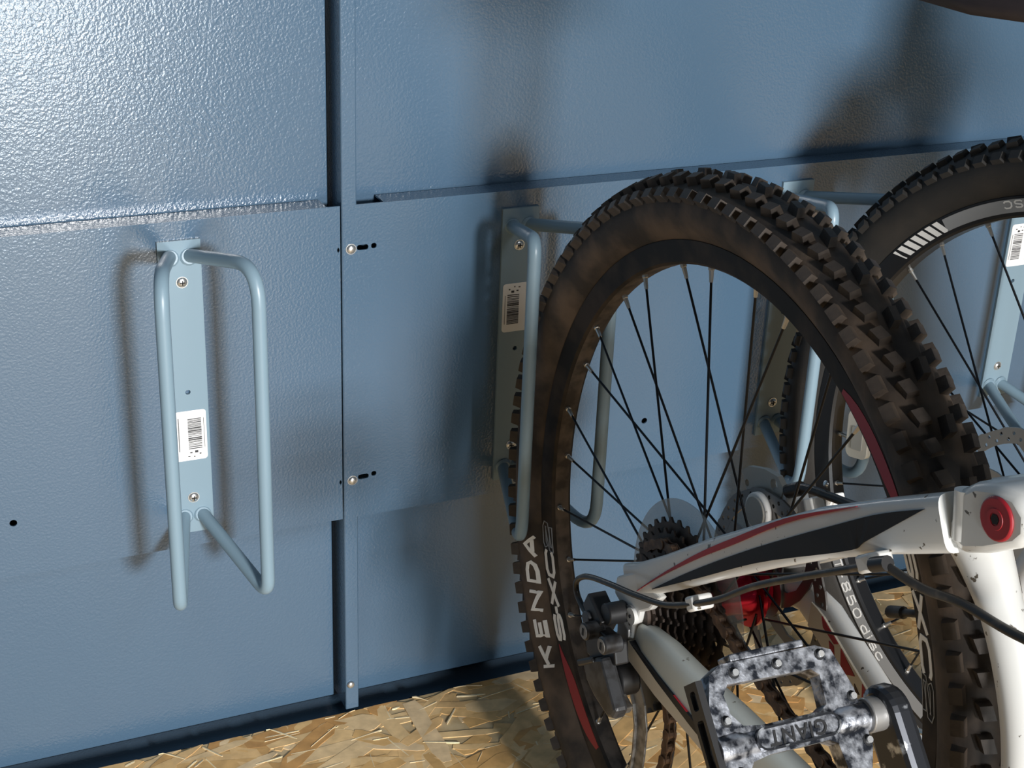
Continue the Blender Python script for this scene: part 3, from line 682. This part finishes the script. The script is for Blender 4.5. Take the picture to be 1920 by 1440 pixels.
for y, z, t in ((.004, .264, 11), (-.028, .166, 11)):
    pl = []
    for k in range(t):
        for da, r in ((0, .0185), (.25, .0185), (.42, .0232), (.58, .0232), (.75, .0185)):
            a = 2*PI*(k+da)/t; pl.append((y+r*math.cos(a), z+r*math.sin(a)))
    dbox('jockey_wheel', pl, -.0500, -.0420, 'plastic_black', 0)
cg = chain_run([(-.020, .277), (-.031, .262), (-.036, .240), (-.034, .215), (-.030, .196)], -.046, -.046, 9)
for i in range(len(cg)-1):
    u = (cg[i+1]-cg[i]).normalized(); w = Vector((1, 0, 0)); v = w.cross(u)
    obj_from(LK[i % 2], 'chain_link', chn, Matrix(((w.x, u.x, v.x, cg[i].x), (w.y, u.y, v.y, cg[i].y), (w.z, u.z, v.z, cg[i].z), (0, 0, 0, 1))))
# disc brake caliper on the far stay
cal = empty('brake_caliper'); cal.parent = bk
vf = plate2d([(.060, .412), (.052, .420), (.030, .428), (.012, .430), (.002, .424), (.004, .414), (.020, .404), (.030, .392), (.046, .388), (.050, .400)], [circ(.0505, .4055, .0030, 12), circ(.0150, .4215, .0048, 12)], .005)
mapped(vf, lambda u, v, w: (.056+w, u, v), 'caliper_adapter', 'caliper_grey', cal)
b = MB(); b.cyl((.0470, .0215, .3950), (.0730, .0215, .3950), .0160, n=28); b.box((.068, .010, .407), (.022, .030, .020), Matrix.Rotation(R(-32), 3, 'X')); b.build('caliper_body', 'caliper_white', cal, 40, .0015)
b = MB(); b.cyl((.0455, .0215, .3950), (.0480, .0215, .3950), .0130, n=24); b.build('piston_cap', 'caliper_grey', cal, 40, .0006)
b = MB(); b.box((.083, -.0215, .4165), (.018, .024, .018), Matrix.Rotation(R(-32), 3, 'X')); b.box((.074, -.006, .410), (.016, .022, .012), Matrix.Rotation(R(-32), 3, 'X')); b.build('caliper_arm', 'caliper_white', cal, 30, .0015)
b = MB(); b.cyl((.060, .000, .4225), (.060, -.014, .4320), .0058, n=14); b.build('hose_fitting', 'plastic_black', cal)
b = MB(); b.dome((.0625, -.0400, .4480), (-1, 0, 0), .003, .002); b.build('bolt', 'screw_steel', cal)
hose([(.060, -.004, .4255), (.060, -.020, .4350), (.061, -.052, .4430), (.062, -.084, .4510), (.062, -.13, .472)], .0036, 'brake_hose')
# crank, pedal, chainring, bottom bracket
BB = Vector((0, -.430, .310))
b = MB(); b.cyl((-.046, BB.y, BB.z), (.046, BB.y, BB.z), .023, n=28); bb = b.build('bottom_bracket', 'frame_white', bk, 40)
PA = Vector((-.100, -.3235, .4743))
def crank(s, end):
    d = Vector((0, end.y-BB.y, end.z-BB.z)); L = d.length; d.normalize(); q = Vector((0, -d.z, d.y))
    out = []
    for c, r, a0 in ((0, .019, 90), (L, .0150, -90)):
        out += [(c + r*math.cos(R(a0+t)), r*math.sin(R(a0+t))) for t in range(0, 181, 15)]
    f = lambda u, v, w: (s*(.070 + w + .024*u/L), BB.y + d.y*u + q.y*v, BB.z + d.z*u + q.z*v)
    b = MB(); b.prism(out, f, 0, .014); return b.build('crank_arm', 'alu_dark', bk, 0, .004)
crank(-1, PA); crank(1, Vector((0, 2*BB.y-PA.y, 2*BB.z-PA.z)))
pl = []
for k in range(32):
    for da, r in ((0, .0612), (.25, .0612), (.42, .0655), (.58, .0655), (.75, .0612)): pl.append((r*math.cos(2*PI*(k+da)/32), r*math.sin(2*PI*(k+da)/32)))
mapped(plate2d(pl, [circ(0, 0, .046, 40)], .003), lambda u, v, w: (-.047-w, BB.y-u, BB.z+v), 'chainring', 'alu_dark', bk)
b = MB()
for k in range(4): b.box((-.050, BB.y-.035*math.cos(k*PI/2+.4), BB.z+.035*math.sin(k*PI/2+.4)), (.006, .045, .014), Matrix.Rotation(-(k*PI/2+.4), 3, 'X'))
b.build('chainring_spider', 'alu_dark', bk, 30, .002)
# pedal in its own plane: a outwards along the spindle, b across, c towards the viewer
ped = empty('pedal'); ped.parent = bk
U = Vector((0, 1, 1)).normalized(); NN = Vector((0, -1, 1)).normalized(); SP = Vector((-.115, -.3235, .4743))
def PF(a, b_, c): return SP + Vector((-a, 0, 0)) + U*b_ + NN*c
outer = [(.004, .016), (.0035, -.016), (.013, -.0395), (.022, -.0430), (.080, -.0430), (.0885, -.0385), (.0945, -.020), (.0955, 0), (.0945, .020), (.0885, .0385), (.080, .0430), (.020, .0425), (.011, .0385)]
w1 = [(.0795, .0320), (.0270, .0305), (.0225, .0265), (.0240, .0105), (.0290, .0078), (.0660, .0078), (.0770, .0095), (.0825, .0165), (.0835, .0270)]
w2 = [(a, -v) for a, v in reversed(w1)]
mapped(plate2d(outer, [w1, w2], .0105), lambda u, v, w: PF(u, v, w-.0085), 'pedal_frame', 'alu_worn', ped, 30)
b = MB(); b.tube([PF(.0005, 0, -.002), PF(.018, 0, -.002), PF(.022, 0, -.002), PF(.078, 0, -.002), PF(.083, 0, -.002), PF(.095, 0, -.002)], [.0085, .0085, .0072, .0072, .0085, .0080], 16); b.build('spindle_housing', 'alu_worn', ped, 40)
capsule = [(.0745 - .0062 + .0062*math.cos(R(t)), .0062*math.sin(R(t))) for t in range(-90, 91, 18)] + [(.0215 + .0062 + .0062*math.cos(R(t)), .0062*math.sin(R(t))) for t in range(90, 271, 18)]
inner = [(.0733 - .005 + .005*math.cos(R(t)), .005*math.sin(R(t))) for t in range(-90, 91, 18)] + [(.0227 + .005 + .005*math.cos(R(t)), .005*math.sin(R(t))) for t in range(90, 271, 18)]
mapped(plate2d(capsule, [inner], .0060), lambda u, v, w: PF(u, v, w+.0010), 'name_plate_edge', 'alu_dark', ped, 0)
pln = mapped(plate2d(inner, [], .0050), lambda u, v, w: PF(u, v, w+.0010), 'name_plate', 'alu_worn', ped, 0)
mapped(text2d('GIANT', .0112, .12, .00016, 1.10, .0006), lambda u, v, w: PF(.048+u, -v, .0063+w), 'raised_lettering', 'plastic_black', pln)
for a, v in ((.0737, .0371), (.0467, .0370), (.0189, .0371), (.0069, .0116), (.0863, .0135), (.0056, -.0127), (.0863, -.0135), (.0737, -.0371), (.0467, -.0370), (.0189, -.0371)):
    b = MB(); b.cyl(PF(a, v, .0015), PF(a, v, .0046), .0019, n=10); pn = b.build('grip_pin', 'pedal_pin', ped)
    b = MB(); b.cyl(PF(a, v, .0012), PF(a, v, .0024), .0032, n=10); b.build('pin_socket', 'hole_black', pn)
for s in (1, -1):
    b = MB(); b.prism([(.0265, s*.0432), (.0735, s*.0432), (.0735, s*.0472), (.0265, s*.0472)], lambda u, v, w: PF(u, v, w), -.012, .002); b.build('side_reflector', 'alu_worn', ped, 0, .0008)
mapped(plate2d([(-.043, -.010), (.043, -.010), (.043, .0035), (-.043, .0035)], [rrect(-.020, -.0068, .020, .0005, .002), rrect(-.038, -.006, -.026, 0, .002), rrect(.026, -.006, .038, 0, .002)], .004), lambda u, v, w: PF(.0945+w, u*.86, v), 'end_plate', 'plastic_black', ped, 0)
b = MB(); b.cyl((-.1005, SP.y, SP.z), (-.1165, SP.y, SP.z), .0098, n=20); b.build('pedal_axle', 'grey_metal', ped, 40, .0008)
# front part out of the picture: seat tube, post and saddle
b = MB(); b.tube([(0, BB.y, BB.z), (0, -.352, .575), (0, -.318, .690)], [.020, .018, .017], 16); b.build('seat_tube', 'frame_white', bk, 50)
b = MB(); b.tube([(0, -.318, .680), (0, -.276, .828)], .0145, 16); b.build('seat_post', 'plastic_black', bk, 50)
b = MB(); b.tube([(0, BB.y, BB.z), (0, -.62, .45), (0, -.98, .66)], [.026, .024, .026], 16); b.build('down_tube', 'frame_white', bk, 50)
b = MB(); b.tube([(0, -.330, .650), (0, -.62, .70), (0, -.98, .76)], [.017, .018, .020], 16); b.build('top_tube', 'frame_white', bk, 50)
b = MB(); b.tube([(0, -1.01, .64), (0, -.955, .79)], .024, 18); b.build('head_tube', 'frame_white', bk, 50)
sd = MB(); secs = [(-.128, .045, .010, .848), (-.136, .060, .020, .846), (-.160, .0700, .028, .843), (-.200, .0690, .030, .843), (-.245, .052, .030, .845), (-.290, .032, .030, .848), (-.340, .0215, .030, .850), (-.385, .0185, .026, .848), (-.398, .011, .014, .844)]
vs = []; n = 16
for y, hw, h, zc in secs:
    for k in range(n):
        a = 2*PI*k/n; cs_, sn = math.cos(a), math.sin(a)
        vs.append((hw*math.copysign(abs(cs_)**.7, cs_), y, zc + h*(.55 if sn > 0 else 1.0)*math.copysign(abs(sn)**.8, sn)*.5 - (.010*(abs(cs_)**2) if hw > .03 else .004*abs(cs_))))
sd.add(vs, [(i*n+k, i*n+(k+1) % n, (i+1)*n+(k+1) % n, (i+1)*n+k) for i in range(len(secs)-1) for k in range(n)] + [tuple(range(n)), tuple(range((len(secs)-1)*n, len(secs)*n))])
sd.v = [(x, y-.048, z+.009) for x, y, z in sd.v]
sd.build('saddle', 'saddle_brown', bk, 60)

# ================================================================== BIKE 2: front wheel in the third holder
n2 = Vector((math.cos(.1681)*math.cos(-.0352), math.sin(.1681)*math.cos(-.0352), math.sin(-.0352)))
Z2 = (Vector((0, 0, 1)) - n2*n2.z).normalized(); Y2 = Z2.cross(n2); O2 = Vector((.9351, -.3825, .337)) - Z2*.337
W2 = Matrix(((n2.x, Y2.x, Z2.x, O2.x), (n2.y, Y2.y, Z2.y, O2.y), (n2.z, Y2.z, Z2.z, O2.z + .0012), (0, 0, 0, 1)))
b2 = empty('trail_bike', W2)
tag(b2, 'dark-tyred bike with white fork and silver rim stickers, front wheel in a wheel holder', 'bicycle')
ty2 = tyre(b2, 'rubber_black'); knobs(ty2, W2, 104, 'rubber_black', 240, .7)
rm2 = rim(b2, 'rim_black_clean')
for o_ in (0, -125.6, 118):
    a0 = 208+o_; aa = [a0+i*(252.8-208)/24 for i in range(25)]
    arc_band(rm2, 'rim_sticker', [(a, .2806) for a in aa], [(a, .2690) for a in aa], RIMX, 'decal_silver')
    arc_glyphs(rm2, 'rim_letter', [(c, a+o_, w) for c, a, w in (('T', 216.4, .0105), ('-', 218.9, .0060), ('8', 221.5, .0105), ('5', 224.5, .0105), ('0', 227.5, .0105), ('d', 231.2, .0095), ('i', 233.2, .0030), ('s', 235.1, .0090), ('c', 237.5, .0090))], .0100, .0013, .2748, RIMX, 'decal_white', 0, .0007, cw=False)
    for k in range(7):
        a = 253.2+o_+k*2.0; w = 1.35 if k < 6 else .7
        arc_band(rm2, 'sticker_stripe', [(a+.9, .2812), (a+.9+w*.5, .2812), (a+.9+w, .2812)], [(a-.9+(.6 if k == 6 else 0), .2690), (a-.9+w*.5, .2690), (a-.9+w, .2690)], RIMX, 'decal_white')
spokes(b2, .65, 32, -.026, .030, .0225, 'spoke_black', 'nipple_silver')
b = MB(); b.lathe([(-.050, .008), (-.034, .014), (-.030, .030), (-.025, .030), (-.020, .014), (.022, .014), (.027, .030), (.032, .030), (.036, .012), (.050, .008)], 32, (0, 0, RC), False); b.build('hub', 'hub_black', b2)
disc_rotor(b2, -.0420, .0842, True, 'rotor_light', wd=.0135)
th = R(185)
def refl(u, v, w): return polar(-.008 + w, .2300 + u, th + v/.230)
mapped(plate2d(rrect(-.0140, -.024, .0140, .024, .007), [], .006), refl, 'spoke_reflector', 'reflector_clear', b2, 0)
mapped(plate2d(rrect(-.008, -.009, .006, .015, .002), [], .001), lambda u, v, w: refl(u, v, w-.0012), 'reflector_window', 'reflector_grey', b2, 0)
for s in (-1, 1):
    b = MB(); b.tube([(s*.062, -.034, .288), (s*.062, -.037, .298), (s*.062, -.058, .370), (s*.062, -.118, .570), (s*.062, -.120, .575)], [.019, .023, .0195, .0195, .016], 18); lg = b.build('fork_leg', 'fork_white', b2, 50)
    b = MB(); b.prism([(.012, .346), (-.012, .352), (-.045, .345), (-.052, .318), (-.030, .305), (-.008, .318), (.012, .326)], lambda u, v, w: (w, u, v), s*.054, s*.064); b.build('fork_tip', 'fork_white', lg, 0, .002)
    b = MB(); b.tube([(s*.062, -.118, .568), (s*.062, -.158, .705)], .0155, 16); b.build('stanchion', 'rotor_light', b2, 50)
b = MB(); b.tube(spline([(-.062, -.085, .535), (-.05, -.075, .640), (0, -.075, .705), (.05, -.075, .640), (.062, -.085, .535)], 8), .012, 12); b.build('fork_arch', 'fork_white', b2, 50)
b = MB(); b.box((0, -.155, .715), (.138, .045, .036), Matrix.Rotation(R(18), 3, 'X')); b.build('fork_crown', 'plastic_black', b2, 40, .008)
b = MB(); b.tube([(0, -.158, .728), (0, -.208, .880)], .023, 20); b.build('head_tube', 'fork_white', b2, 50)
b = MB(); b.tube([(0, -.190, .830), (0, -.55, .76)], [.022, .018], 16); b.build('top_tube', 'fork_white', b2, 50)
b = MB(); b.tube([(0, -.172, .770), (0, -.45, .52), (0, -.68, .32)], [.026, .026, .028], 16); b.build('down_tube', 'fork_white', b2, 50)
b = MB(); b.tube([(0, -.208, .880), (0, -.215, .915), (0, -.16, .945)], .017, 14); b.build('stem', 'plastic_black', b2, 50)
b = MB(); b.tube(spline([(-.31, -.19, .965), (-.15, -.165, .955), (0, -.16, .945), (.15, -.165, .955), (.31, -.19, .965)], 6), .0135, 14); b.build('handlebar', 'plastic_black', b2, 50)
